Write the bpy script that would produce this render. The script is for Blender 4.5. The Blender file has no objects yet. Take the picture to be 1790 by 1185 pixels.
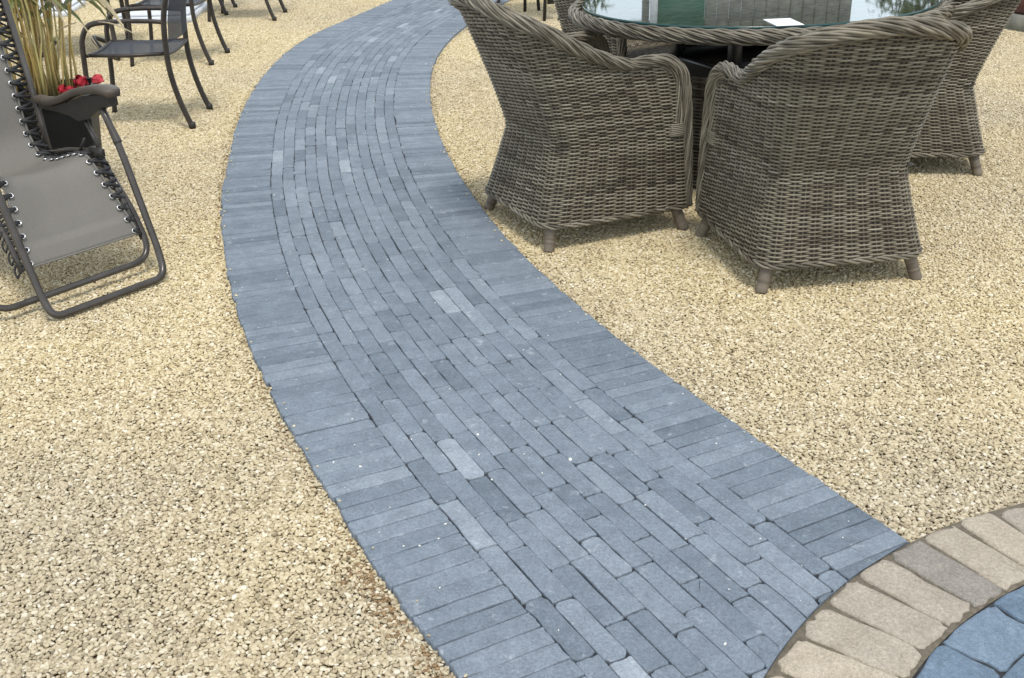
import bpy, math, random
import numpy as np
from math import radians as R, sin, cos, pi
random.seed(7); rng = np.random.default_rng(11)
S = bpy.context.scene
C = S.collection

# ------------------------------------------------------------------ materials
def mat(name):
    m = bpy.data.materials.new(name); m.use_nodes = True
    nt = m.node_tree; b = nt.nodes['Principled BSDF']
    return m, nt, b
def N(nt, t, **k):
    n = nt.nodes.new(t)
    for a, v in k.items():
        if a.startswith('i_'): n.inputs[a[2:].replace('_', ' ')].default_value = v
        else: setattr(n, a, v)
    return n
def ramp(nt, stops, fac=None):
    r = N(nt, 'ShaderNodeValToRGB'); e = r.color_ramp.elements
    while len(e) < len(stops): e.new(0.5)
    for x, (p, c) in zip(e, stops): x.position = p; x.color = (*c, 1)
    if fac is not None: nt.links.new(fac, r.inputs[0])
    return r
def mixc(nt, a, b, fac, mode='MIX'):
    m = N(nt, 'ShaderNodeMix', data_type='RGBA', blend_type=mode)
    for s, v in ((6, a), (7, b), (0, fac)):
        if isinstance(v, bpy.types.NodeSocket): nt.links.new(v, m.inputs[s])
        else: m.inputs[s].default_value = v if s == 0 else (*v, 1)
    return m.outputs[2]
def attr(nt, name):
    return N(nt, 'ShaderNodeAttribute', attribute_name=name).outputs['Fac']
def noise(nt, scale, detail=4, vec=None, rough=.55):
    n = N(nt, 'ShaderNodeTexNoise'); n.inputs['Scale'].default_value = scale
    n.inputs['Detail'].default_value = detail; n.inputs['Roughness'].default_value = rough
    if vec is not None: nt.links.new(vec, n.inputs['Vector'])
    return n.outputs['Fac']
def world_pos(nt): return N(nt, 'ShaderNodeNewGeometry').outputs['Position']
def bump(nt, b, h, strength, dist):
    bp = N(nt, 'ShaderNodeBump'); bp.inputs['Strength'].default_value = strength; bp.inputs['Distance'].default_value = dist
    nt.links.new(h, bp.inputs['Height']); nt.links.new(bp.outputs[0], b.inputs['Normal'])
def simple(name, col, rough=.5, metal=0, var=.0, scale=30, bmp=0, bdist=.001, spec=.5):
    m, nt, b = mat(name)
    b.inputs['Base Color'].default_value = (*col, 1); b.inputs['Roughness'].default_value = rough
    b.inputs['Metallic'].default_value = metal; b.inputs['Specular IOR Level'].default_value = spec
    if var or bmp:
        tc = N(nt, 'ShaderNodeTexCoord').outputs['Object']
        f = noise(nt, scale, 5, tc)
        if var:
            lo = tuple(c*(1-var) for c in col); hi = tuple(min(1, c*(1+var)) for c in col)
            nt.links.new(ramp(nt, [(.3, lo), (.7, hi)], f).outputs[0], b.inputs['Base Color'])
        if bmp: bump(nt, b, f, bmp, bdist)
    return m

def m_gravel():
    m, nt, b = mat('gravel_stone')
    p = world_pos(nt)
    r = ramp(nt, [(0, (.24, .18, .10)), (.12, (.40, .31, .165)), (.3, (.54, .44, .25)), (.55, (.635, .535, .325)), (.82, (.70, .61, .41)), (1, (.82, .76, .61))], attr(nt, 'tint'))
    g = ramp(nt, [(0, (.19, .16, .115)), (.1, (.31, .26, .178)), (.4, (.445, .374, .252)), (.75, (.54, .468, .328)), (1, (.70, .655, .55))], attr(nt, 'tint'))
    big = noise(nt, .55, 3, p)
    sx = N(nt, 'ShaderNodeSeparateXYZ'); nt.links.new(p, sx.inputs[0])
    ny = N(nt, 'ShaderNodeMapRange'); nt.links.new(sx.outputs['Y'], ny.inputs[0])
    for i_, v_ in ((1, 1.6), (2, 3.6), (3, .17), (4, -.05)): ny.inputs[i_].default_value = v_  # near stones pushed to the darker grey ramp, vignette painted into their colour
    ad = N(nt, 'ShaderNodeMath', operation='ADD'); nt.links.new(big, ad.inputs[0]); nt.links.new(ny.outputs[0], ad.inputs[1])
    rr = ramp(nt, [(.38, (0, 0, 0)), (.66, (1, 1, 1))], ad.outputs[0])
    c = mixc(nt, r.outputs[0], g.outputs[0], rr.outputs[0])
    f = noise(nt, 260, 3, p)
    c = mixc(nt, c, (.62, .55, .42), ramp(nt, [(.5, (0, 0, 0)), (.9, (.55, .55, .55))], f).outputs[0])
    nt.links.new(c, b.inputs['Base Color']); b.inputs['Roughness'].default_value = .75
    b.inputs['Specular IOR Level'].default_value = .35
    return m
def m_ground():
    m, nt, b = mat('ground_sand'); p = world_pos(nt)
    v = N(nt, 'ShaderNodeTexVoronoi'); v.inputs['Scale'].default_value = 75; nt.links.new(p, v.inputs['Vector'])
    r = ramp(nt, [(0, (.38, .30, .18)), (.5, (.33, .26, .155)), (1, (.22, .17, .10))], v.outputs['Distance'])
    nt.links.new(r.outputs[0], b.inputs['Base Color']); b.inputs['Roughness'].default_value = .9
    bump(nt, b, v.outputs['Distance'], .6, .01)
    return m
def m_paver(name, stops, speck=(.62, .66, .70), speckmax=.10, bd=.003, bs=.35):
    m, nt, b = mat(name); p = world_pos(nt)
    t = attr(nt, 'tint')
    base = ramp(nt, stops, t).outputs[0]
    n1 = noise(nt, 16, 6, p, .68); n2 = noise(nt, 140, 4, p, .7)
    c = mixc(nt, base, mixc(nt, (.18,)*3, (.80,)*3, ramp(nt, [(.3, (0,)*3), (.7, (1,)*3)], n1).outputs[0]), .34, 'SOFT_LIGHT')
    n3 = noise(nt, 420, 2, p, .6)
    c = mixc(nt, c, mixc(nt, (.12,)*3, (.86,)*3, n2), .8, 'OVERLAY')
    c = mixc(nt, c, mixc(nt, (.10,)*3, (.92,)*3, n3), .6, 'OVERLAY')
    pt = ramp(nt, [(.60, (0,)*3), (.72, (.30,)*3)], noise(nt, 26, 5, p, .7)).outputs[0]
    c = mixc(nt, c, speck, pt)
    # pale efflorescence flecks of their own shape
    v = N(nt, 'ShaderNodeTexVoronoi'); v.inputs['Scale'].default_value = 62; nt.links.new(p, v.inputs['Vector'])
    fl = ramp(nt, [(0, (1, 1, 1)), (speckmax, (.6, .6, .6)), (speckmax+.05, (0, 0, 0))], v.outputs['Distance']).outputs[0]
    gate = ramp(nt, [(.56, (0, 0, 0)), (.70, (.6, .6, .6))], noise(nt, 5, 5, p)).outputs[0]
    k = N(nt, 'ShaderNodeMath', operation='MULTIPLY'); nt.links.new(fl, k.inputs[0]); nt.links.new(gate, k.inputs[1])
    c = mixc(nt, c, speck, k.outputs[0])
    nt.links.new(c, b.inputs['Base Color'])
    rr = ramp(nt, [(.3, (.62,)*3), (.7, (.8,)*3)], n2); nt.links.new(rr.outputs[0], b.inputs['Roughness'])
    b.inputs['Specular IOR Level'].default_value = .4
    ad = N(nt, 'ShaderNodeMath', operation='ADD'); nt.links.new(n1, ad.inputs[0]); nt.links.new(n2, ad.inputs[1])
    bump(nt, b, ad.outputs[0], bs, bd)
    return m
def m_rattan(name, stops):
    m, nt, b = mat(name)
    tc = N(nt, 'ShaderNodeTexCoord').outputs['Object']
    t = attr(nt, 'tint')
    c = ramp(nt, stops, t).outputs[0]
    c = mixc(nt, c, (.255, .228, .165), ramp(nt, [(.45, (0, 0, 0)), (.75, (.55, .55, .55))], noise(nt, 7, 4, tc)).outputs[0])
    c = mixc(nt, c, mixc(nt, (.2,)*3, (.8,)*3, noise(nt, 160, 3, tc)), .5, 'OVERLAY')
    nt.links.new(c, b.inputs['Base Color']); b.inputs['Roughness'].default_value = .48
    b.inputs['Specular IOR Level'].default_value = .45
    return m
def m_glass():
    m, nt, b = mat('table_glass'); nt.nodes.remove(b)
    out = nt.nodes['Material Output']
    tr = N(nt, 'ShaderNodeBsdfTransparent'); tr.inputs[0].default_value = (.72, .84, .80, 1)
    gl = N(nt, 'ShaderNodeBsdfGlossy'); gl.inputs['Roughness'].default_value = .03; gl.inputs['Color'].default_value = (.93, .97, 1, 1)
    fr = N(nt, 'ShaderNodeFresnel'); fr.inputs['IOR'].default_value = 1.95
    mx = N(nt, 'ShaderNodeMixShader'); nt.links.new(fr.outputs[0], mx.inputs[0])
    nt.links.new(tr.outputs[0], mx.inputs[1]); nt.links.new(gl.outputs[0], mx.inputs[2]); nt.links.new(mx.outputs[0], out.inputs[0])
    return m
def m_fabric(name, col, transp=0.0, scale=900):
    m, nt, b = mat(name)
    tc = N(nt, 'ShaderNodeTexCoord').outputs['Object']
    w = N(nt, 'ShaderNodeTexVoronoi'); w.inputs['Scale'].default_value = scale*.5; nt.links.new(tc, w.inputs['Vector'])
    n = noise(nt, 14, 4, tc)
    c = mixc(nt, tuple(x*.88 for x in col), tuple(x*1.1 for x in col), n)
    c = mixc(nt, c, tuple(x*.7 for x in col), w.outputs['Distance'])
    nt.links.new(c, b.inputs['Base Color']); b.inputs['Roughness'].default_value = .7
    b.inputs['Specular IOR Level'].default_value = .3
    if transp: b.inputs['Alpha'].default_value = 1-transp
    return m

M = dict(
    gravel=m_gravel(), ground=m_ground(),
    paver=m_paver('blue_paver', [(0, (.128, .158, .194)), (.4, (.169, .203, .245)), (.75, (.206, .242, .286)), (1, (.30, .338, .385))]),
    sett=m_paver('buff_sett', [(0, (.235, .218, .195)), (.5, (.355, .312, .255)), (1, (.44, .38, .295))], (.55, .5, .4), .06, .007, .6),
    slab=m_paver('patio_stone', [(0, (.085, .130, .185)), (.5, (.125, .178, .24)), (1, (.175, .23, .295))], (.4, .48, .56), .05),
    bed=simple('joint_sand', (.030, .033, .036), .95, var=.4, scale=60, bmp=.4, bdist=.003),
    soilbed=simple('bedding_mortar', (.135, .115, .085), .95, var=.35, scale=70, bmp=.8, bdist=.006),
    rattan=m_rattan('rattan_strand', [(0, (.044, .034, .024)), (.25, (.102, .083, .057)), (.55, (.172, .149, .107)), (.85, (.245, .219, .165)), (1, (.33, .30, .235))]),
    rim=m_rattan('rattan_braid', [(0, (.06, .05, .036)), (.5, (.142, .124, .092)), (1, (.25, .226, .175))]),
    gapshade=simple('gap_shade', (.048, .040, .030), .9),  # dark brown, shade in the weave gaps put into a colour
    legwrap=m_rattan('rattan_leg', [(0, (.085, .066, .047)), (.5, (.13, .104, .076)), (1, (.19, .158, .118))]),
    glass=m_glass(), gedge=simple('glass_edge', (.02, .07, .07), .15),
    blackmetal=simple('black_metal', (.018, .018, .02), .42, .0, .3, 25),
    brownmetal=simple('brown_metal', (.036, .029, .024), .42, .15, .35, 18),
    gun=simple('gunmetal_tube', (.075, .068, .062), .27, .35, .25, 14),
    sling=m_fabric('taupe_sling', (.212, .201, .183)),
    meshseat=m_fabric('black_mesh', (.055, .06, .074), .08),
    cord=simple('bungee_cord', (.022, .022, .024), .6),
    eyelet=simple('eyelet_metal', (.75, .75, .75), .22, .9),
    armrest=simple('brown_plastic', (.085, .069, .056), .5, 0, .15, 12),
    bracket=simple('grey_bracket', (.026, .024, .021), .45, 0, .2, 30),
    bolt=simple('steel_bolt', (.6, .6, .6), .25, .9),
    pot=simple('black_pot', (.008, .0095, .010), .5, 0, .2, 8, spec=.25),
    soil=simple('potting_soil', (.04, .028, .018), .95, 0, .5, 90, .8, .006),
    stalk=m_rattan('straw_stalk', [(0, (.17, .125, .035)), (.3, (.38, .275, .08)), (.75, (.56, .42, .16)), (1, (.44, .43, .16))]),
    leaf=m_rattan('reed_leaf', [(0, (.07, .11, .03)), (.4, (.20, .22, .07)), (.7, (.38, .33, .13)), (1, (.50, .44, .24))]),
    dry=m_rattan('dry_leaf', [(0, (.42, .34, .2)), (1, (.6, .52, .36))]),
    petal=simple('red_petal', (.33, .006, .018), .7, 0, .3, 40),
    petalp=simple('pink_petal', (.45, .035, .05), .7, 0, .3, 40),
    white=simple('white_plastic', (.62, .65, .69), .35, 0, .04, 6),
    card=simple('white_card', (.82, .84, .86), .5),
    stone=simple('wall_stone', (.16, .16, .135), .85, 0, .35, 9, .6, .01),
    redwood=simple('red_timber', (.085, .026, .02), .6, 0, .3, 12, .2, .003),
    board=simple('grey_board', (.24, .235, .225), .8, 0, .35, 16, .3, .004),
    green=simple('green_paint', (.03, .13, .10), .5, 0, .1, 8),
    roof=simple('dark_felt', (.06, .06, .06), .9, 0, .3, 20),
    bark=simple('bark', (.09, .07, .05), .9, 0, .3, 12, .6, .02),
    crown=m_rattan('tree_leaf', [(0, (.03, .06, .02)), (.6, (.06, .11, .03)), (1, (.11, .17, .05))]),
)

# ------------------------------------------------------------------ mesh helpers
class MB:
    """collects vertices / faces (numpy) and a per-vertex tint"""
    def __init__(s): s.v = []; s.f4 = []; s.fn = []; s.t = []; s.n = 0
    def add(s, v, quads=None, ngons=None, tint=.5):
        v = np.asarray(v, float).reshape(-1, 3); s.v.append(v)
        t = np.asarray(tint, float); s.t.append(np.broadcast_to(t, (len(v),)) if t.ndim == 0 else t)
        if quads is not None and len(quads): s.f4.append(np.asarray(quads, int)+s.n)
        if ngons is not None:
            for g in ngons: s.fn.append([int(i)+s.n for i in g])
        s.n += len(v)
    def build(s, name, material, parent=None, smooth=True):
        v = np.concatenate(s.v); t = np.concatenate(s.t)
        f4 = np.concatenate(s.f4) if s.f4 else np.zeros((0, 4), int)
        me = bpy.data.meshes.new(name)
        tot = list(f4.reshape(-1)); ls = list(range(0, len(f4)*4, 4)); k = len(tot)
        for g in s.fn: ls.append(k); tot.extend(g); k += len(g)
        me.vertices.add(len(v)); me.vertices.foreach_set('co', v.astype(np.float32).reshape(-1))
        me.loops.add(len(tot)); me.loops.foreach_set('vertex_index', np.array(tot, np.int32))
        me.polygons.add(len(ls)); me.polygons.foreach_set('loop_start', np.array(ls, np.int32))
        me.update(calc_edges=True); me.validate()
        a = me.attributes.new('tint', 'FLOAT', 'POINT'); a.data.foreach_set('value', t.astype(np.float32))
        me.polygons.foreach_set('use_smooth', np.full(len(me.polygons), smooth))
        me.materials.append(material)
        o = bpy.data.objects.new(name, me); C.objects.link(o)
        if parent is not None: o.parent = parent
        return o

def tube(mb, P, r, n=6, closed=False, caps=True, tint=.5, up=None, flat=1.0):
    P = np.asarray(P, float); m = len(P)
    if closed: T = np.roll(P, -1, 0)-np.roll(P, 1, 0)
    else: T = np.gradient(P, axis=0)
    T /= np.maximum(np.linalg.norm(T, axis=1, keepdims=True), 1e-9)
    if up is None:
        a = np.array([0, 0, 1.0]) if abs(T[0, 2]) < .9 else np.array([1.0, 0, 0])
        U = np.zeros_like(P); u = a-T[0]*(a@T[0]); u /= np.linalg.norm(u); U[0] = u
        for i in range(1, m):
            u = U[i-1]-T[i]*(U[i-1]@T[i]); l = np.linalg.norm(u)
            U[i] = u/l if l > 1e-6 else U[i-1]
    else:
        U = np.asarray(up, float)*np.ones_like(P); U = U-T*(U*T).sum(1, keepdims=True); U /= np.maximum(np.linalg.norm(U, axis=1, keepdims=True), 1e-9)
    V = np.cross(T, U)
    rr = np.broadcast_to(np.asarray(r, float), (m,))
    ang = np.arange(n)*2*pi/n
    ring = P[:, None]+rr[:, None, None]*(np.cos(ang)[None, :, None]*U[:, None]*flat+np.sin(ang)[None, :, None]*V[:, None])
    i = np.arange(m if closed else m-1)[:, None]; j = np.arange(n)[None]
    q = np.stack([i*n+j, i*n+(j+1) % n, ((i+1) % m)*n+(j+1) % n, ((i+1) % m)*n+j], -1).reshape(-1, 4)
    ng = None
    if caps and not closed: ng = [list(range(n))[::-1], [(m-1)*n+k for k in range(n)]]
    tt = np.repeat(np.broadcast_to(np.asarray(tint, float), (m,)), n)
    mb.add(ring.reshape(-1, 3), q, ng, tt)

def catmull(P, k=8, closed=False):
    P = np.asarray(P, float); n = len(P); out = []
    for i in range(n if closed else n-1):
        g = (lambda j: P[j % n]) if closed else (lambda j: P[min(max(j, 0), n-1)])
        p0, p1, p2, p3 = g(i-1), g(i), g(i+1), g(i+2)
        for t in np.linspace(0, 1, k, endpoint=False):
            out.append(.5*(2*p1+(p2-p0)*t+(2*p0-5*p1+4*p2-p3)*t*t+(3*p1-p0-3*p2+p3)*t**3))
    if not closed: out.append(P[-1])
    return np.array(out)
def resample(P, step=None, n=None, closed=False):
    P = np.asarray(P, float)
    if closed: P = np.vstack([P, P[:1]])
    d = np.r_[0, np.cumsum(np.linalg.norm(np.diff(P, axis=0), axis=1))]
    if n is None: n = max(2, int(round(d[-1]/step))+1)
    s = np.linspace(0, d[-1], n)
    Q = np.stack([np.interp(s, d, P[:, k]) for k in range(P.shape[1])], 1)
    return Q[:-1] if closed else Q
def box(mb, c, size, rot=0, bev=.0, tint=.5, tilt=None):
    """box with chamfered vertical and top edges"""
    sx, sy, sz = [a/2 for a in size]; b = min(bev, sx*.9, sy*.9, sz*.9)
    if b <= 0: b = min(sx, sy, sz)*.08
    def ringp(ix, iy, z): 
        x, y = sx-ix, sy-iy; k = b
        return [(x-k, -y, z), (x, -y+k, z), (x, y-k, z), (x-k, y, z), (-x+k, y, z), (-x, y-k, z), (-x, -y+k, z), (-x+k, -y, z)]
    v = np.array(ringp(b*.7, b*.7, -sz)+ringp(0, 0, -sz+b*.7)+ringp(0, 0, sz-b*.7)+ringp(b*.7, b*.7, sz))
    q = [[k*8+j, k*8+(j+1) % 8, (k+1)*8+(j+1) % 8, (k+1)*8+j] for k in range(3) for j in range(8)]
    if tilt is not None: v = v@np.array(tilt).T
    cr, sr = cos(rot), sin(rot); v = v@np.array([[cr, sr, 0], [-sr, cr, 0], [0, 0, 1]])
    mb.add(v+np.array(c), q, [list(range(8))[::-1], [24+k for k in range(8)]], tint)
def lathe(mb, prof, c=(0, 0, 0), n=16, tint=.5, axis=None):
    """prof: (r, z); axis: optional unit direction for the z axis"""
    prof = np.asarray(prof, float); a = np.arange(n)*2*pi/n
    v = np.stack([prof[:, :1]*np.cos(a), prof[:, :1]*np.sin(a), np.repeat(prof[:, 1:], n, 1)], -1).reshape(-1, 3)
    if axis is not None:
        z = np.array(axis, float); z /= np.linalg.norm(z); t = np.array([1, 0, 0]) if abs(z[0]) < .9 else np.array([0, 1, 0])
        x = np.cross(t, z); x /= np.linalg.norm(x); y = np.cross(z, x); v = v[:, :1]*x+v[:, 1:2]*y+v[:, 2:]*z
    m = len(prof); i = np.arange(m-1)[:, None]; j = np.arange(n)[None]
    q = np.stack([i*n+j, i*n+(j+1) % n, (i+1)*n+(j+1) % n, (i+1)*n+j], -1).reshape(-1, 4)
    tt = np.repeat(np.broadcast_to(np.asarray(tint, float), (m,)), n)
    mb.add(v+np.array(c), q, [list(range(n))[::-1], [(m-1)*n+k for k in range(n)]], tt)

def tag(o, label=None, cat=None, group=None, kind=None):
    for k, v in (('label', label), ('category', cat), ('group', group), ('kind', kind)):
        if v: o[k] = v
    return o
def empty(name, loc=(0, 0, 0), rz=0):
    o = bpy.data.objects.new(name, None); C.objects.link(o); o.location = loc; o.rotation_euler = (0, 0, rz); o.empty_display_size = .1
    return o
def copy_tree(o, parent=None):
    c = o.copy(); C.objects.link(c)
    if parent is not None: c.parent = parent
    for ch in list(o.children): copy_tree(ch, c)
    return c

# ------------------------------------------------------------------ camera
HC = 1.44
cam = bpy.data.cameras.new('camera'); co = bpy.data.objects.new('camera', cam); C.objects.link(co); S.camera = co
cam.sensor_fit = 'HORIZONTAL'; cam.sensor_width = 36; cam.lens = 36*1932/1790; cam.clip_end = 500; cam.clip_start = .05
from mathutils import Matrix
p_, r_ = .4419, -.0235
fw = np.array([0, cos(p_), -sin(p_)]); up0 = np.array([0, sin(p_), cos(p_)]); rt0 = np.array([1.0, 0, 0])
# image axes rolled by r_
rt = cos(r_)*rt0+sin(r_)*up0; up = -sin(r_)*rt0+cos(r_)*up0
mw = Matrix(((rt[0], up[0], -fw[0], 0), (rt[1], up[1], -fw[1], 0), (rt[2], up[2], -fw[2], HC), (0, 0, 0, 1)))
co.matrix_world = mw

# ------------------------------------------------------------------ ground, gravel
ZT = .012      # top of the paving; the gravel lies a little lower
mb = MB(); mb.add([(-300, -300, -.015), (300, -300, -.015), (300, 300, -.015), (-300, 300, -.015)], [[0, 1, 2, 3]])
tag(mb.build('ground', M['ground'], smooth=False), kind='structure')

ICO_V = []; g_ = (1+5**.5)/2
for a in (-1, 1):
    for b in (-g_, g_): ICO_V += [(a, b, 0), (0, a, b), (b, 0, a)]
ICO_V = np.array(ICO_V, float); ICO_V /= np.linalg.norm(ICO_V[0])
def hull_faces(V):
    f = []; n = len(V); e = min(np.linalg.norm(V[0]-V[i]) for i in range(1, n))*1.05
    for i in range(n):
        for j in range(i+1, n):
            for k in range(j+1, n):
                if max(np.linalg.norm(V[i]-V[j]), np.linalg.norm(V[j]-V[k]), np.linalg.norm(V[i]-V[k])) < e:
                    f.append((i, j, k) if np.dot(np.cross(V[j]-V[i], V[k]-V[i]), V[i]) > 0 else (i, k, j))
    return np.array(f)
ICO_F = hull_faces(ICO_V)
def subdiv(V, F):
    V = list(map(tuple, V)); c = {}; out = []
    def mid(a, b):
        k = (min(a, b), max(a, b))
        if k not in c:
            m = (np.array(V[a])+np.array(V[b]))/2; V.append(tuple(m/np.linalg.norm(m))); c[k] = len(V)-1
        return c[k]
    for a, b, d in F:
        x, y, z = mid(a, b), mid(b, d), mid(d, a); out += [(a, x, z), (b, y, x), (d, z, y), (x, y, z)]
    return np.array(V), np.array(out)
ICO_V, ICO_F = subdiv(ICO_V, ICO_F); NV = len(ICO_V)
def stone_field(n, pos, size, tint, name, material, lean=.28):
    """n rounded, slightly angular chippings as one mesh"""
    bumpy = rng.normal(0, 1, (n, 5, 3)); bumpy /= np.linalg.norm(bumpy, axis=2, keepdims=True)
    dots = np.einsum('vk,njk->nvj', ICO_V, bumpy)
    cut = 1-np.clip(dots-rng.uniform(.55, .8, (n, 1, 5)), 0, 1).max(2)*.95      # broken facets
    V = ICO_V[None]*(cut*(1+rng.normal(0, .03, (n, NV))))[..., None]
    sc = np.stack([size, size*rng.uniform(.52, .84, n), size*rng.uniform(.36, .56, n)], 1)
    V = V*sc[:, None]
    rx, ry, rz = rng.normal(0, lean, n), rng.normal(0, lean, n), rng.uniform(0, 2*pi, n)
    def rot(V, a, i, j):
        c, s = np.cos(a)[:, None], np.sin(a)[:, None]; W = V.copy(); W[..., i] = c*V[..., i]-s*V[..., j]; W[..., j] = s*V[..., i]+c*V[..., j]; return W
    V = rot(rot(rot(V, rx, 1, 2), ry, 0, 2), rz, 0, 1)+pos[:, None]
    F = (ICO_F[None]+(np.arange(n)*NV)[:, None, None]).reshape(-1, 3)
    me = bpy.data.meshes.new(name)
    me.vertices.add(n*NV); me.vertices.foreach_set('co', V.astype(np.float32).reshape(-1))
    me.loops.add(len(F)*3); me.loops.foreach_set('vertex_index', F.astype(np.int32).reshape(-1))
    me.polygons.add(len(F)); me.polygons.foreach_set('loop_start', np.arange(0, len(F)*3, 3, dtype=np.int32))
    me.update(calc_edges=True)
    a = me.attributes.new('tint', 'FLOAT', 'POINT'); a.data.foreach_set('value', np.repeat(tint, NV).astype(np.float32))
    me.polygons.foreach_set('use_smooth', np.ones(len(F), bool)); me.materials.append(material)
    return bpy.data.objects.new(name, me)
TILE = .5
tiles = []
for k in range(6):
    lay = []
    for zl, sp in ((-.0098, .0096), (-.0064, .0098), (-.0046, .019)):
        m_ = int(TILE/sp); r_h = int(TILE/(sp*.88)); gx, gy = np.meshgrid(np.arange(m_), np.arange(r_h))
        x = (gx+.5*(gy % 2))*TILE/m_-TILE/2; y = gy*TILE/r_h-TILE/2; c_ = x.size
        lay.append(np.stack([x.ravel()+rng.normal(0, sp*.26, c_), y.ravel()+rng.normal(0, sp*.26, c_), zl+rng.normal(0, .0011, c_)], 1))
    pos = np.concatenate(lay); n = len(pos)
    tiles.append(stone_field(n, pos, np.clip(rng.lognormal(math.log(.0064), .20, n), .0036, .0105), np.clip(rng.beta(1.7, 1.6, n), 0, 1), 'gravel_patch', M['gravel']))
xs = np.arange(-9, 8, .482); ys = np.arange(-1, 15, .482)
gx, gy = np.meshgrid(xs, ys); pts = np.stack([gx.ravel(), gy.ravel(), np.zeros(gx.size)], 1)
gm = bpy.data.meshes.new('gravel'); gm.from_pydata(pts.tolist(), [], [])
a = gm.attributes.new('pick', 'INT', 'POINT'); a.data.foreach_set('value', rng.integers(0, 6, len(pts)).astype(np.int32))
a = gm.attributes.new('turn', 'FLOAT', 'POINT'); a.data.foreach_set('value', (rng.integers(0, 4, len(pts))*pi/2).astype(np.float32))
go = bpy.data.objects.new('gravel', gm); C.objects.link(go); tag(go, 'cream and tan stone chippings spread on both sides of the path', 'gravel', kind='stuff')
ng = bpy.data.node_groups.new('scatter', 'GeometryNodeTree')
ng.interface.new_socket('Geometry', in_out='INPUT', socket_type='NodeSocketGeometry'); ng.interface.new_socket('Geometry', in_out='OUTPUT', socket_type='NodeSocketGeometry')
gi = ng.nodes.new('NodeGroupInput'); gq = ng.nodes.new('NodeGroupOutput')
iop = ng.nodes.new('GeometryNodeInstanceOnPoints'); iop.inputs['Pick Instance'].default_value = True
jn = ng.nodes.new('GeometryNodeGeometryToInstance')
for t in tiles:
    oi = ng.nodes.new('GeometryNodeObjectInfo'); oi.inputs['Object'].default_value = t; oi.inputs['As Instance'].default_value = False
    ng.links.new(oi.outputs['Geometry'], jn.inputs[0])
def named(n, ty):
    x = ng.nodes.new('GeometryNodeInputNamedAttribute'); x.data_type = ty; x.inputs['Name'].default_value = n; return [o for o in x.outputs if o.enabled and o.name == 'Attribute'][0]
cx = ng.nodes.new('ShaderNodeCombineXYZ'); ng.links.new(named('turn', 'FLOAT'), cx.inputs[2])
ng.links.new(gi.outputs[0], iop.inputs['Points']); ng.links.new(jn.outputs[0], iop.inputs['Instance'])
ng.links.new(named('pick', 'INT'), iop.inputs['Instance Index']); ng.links.new(cx.outputs[0], iop.inputs['Rotation'])
ng.links.new(iop.outputs[0], gq.inputs[0])
md = go.modifiers.new('scatter', 'NODES'); md.node_group = ng

# ------------------------------------------------------------------ the curved path
Lp = [(-.115, 1.582), (-.242, 1.811), (-.349, 2.019), (-.475, 2.278), (-.588, 2.523), (-.688, 2.753), (-.806, 3.057), (-.871, 3.238), (-.947, 3.457), (-1.029, 3.744), (-1.088, 3.951), (-1.17, 4.285), (-1.235, 4.576), (-1.294, 4.902), (-1.328, 5.165), (-1.407, 5.594), (-1.45, 5.945), (-1.5, 6.497), (-1.522, 6.956), (-1.527, 7.478), (-1.494, 8.03), (-1.411, 8.566), (-1.263, 9.06), (-1.02, 9.95), (-.74, 10.8), (-.35, 11.8), (.15, 12.9), (.8, 14.2)]
Rp = [(.853, 1.973), (.78, 2.108), (.711, 2.244), (.6, 2.439), (.478, 2.694), (.348, 2.955), (.216, 3.281), (.118, 3.558), (.018, 3.808), (-.04, 3.999), (-.135, 4.404), (-.244, 4.87), (-.288, 5.113), (-.344, 5.457), (-.389, 5.799), (-.432, 6.231), (-.461, 6.664), (-.472, 7.089), (-.46, 7.491), (-.424, 7.935), (-.366, 8.339), (-.284, 8.734), (-.05, 9.62), (.22, 10.5), (.6, 11.5), (1.05, 12.5), (1.75, 13.85)]
k_ = (HC-ZT)/HC
def prep(P, ext):
    P = np.array(P)*k_; P = np.vstack([ext, P]); Q = resample(catmull(P, 6), .05)
    w = np.exp(-.5*(np.arange(-10, 11)/4.)**2); w /= w.sum()
    pad = np.vstack([2*Q[0]-Q[10:0:-1], Q, 2*Q[-1]-Q[-2:-12:-1]])
    return np.stack([np.convolve(pad[:, i], w, 'valid') for i in (0, 1)], 1)
LQ = prep(Lp, [(.25, .85), (.06, 1.25)]); RQ = prep(Rp, [(1.22, 1.2), (1.04, 1.6)])
# pair the two edges at right angles to the path
pairs = []
for q in LQ[::2]:
    d = ((RQ-q)**2).sum(1); pairs.append((q, RQ[d.argmin()]))
A = np.array([a for a, b in pairs]); B = np.array([b for a, b in pairs])
def sm(P):
    w = np.exp(-.5*(np.arange(-8, 9)/3.5)**2); w /= w.sum(); pad = np.vstack([2*P[0]-P[8:0:-1], P, 2*P[-1]-P[-2:-10:-1]])
    return np.stack([np.convolve(pad[:, i], w, 'valid') for i in (0, 1)], 1)
B = sm(B)
mid = (A+B)/2; sl = np.r_[0, np.cumsum(np.linalg.norm(np.diff(mid, axis=0), axis=1))]
def PP(s, v):
    s = np.asarray(s, float); a = np.stack([np.interp(s, sl, A[:, i]) for i in (0, 1)], -1); b = np.stack([np.interp(s, sl, B[:, i]) for i in (0, 1)], -1)
    return a+(b-a)*np.asarray(v, float)[..., None]
CC = np.array([1.5316, .8693]); RO = 1.2785*1.004; RI = 1.0653
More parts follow.
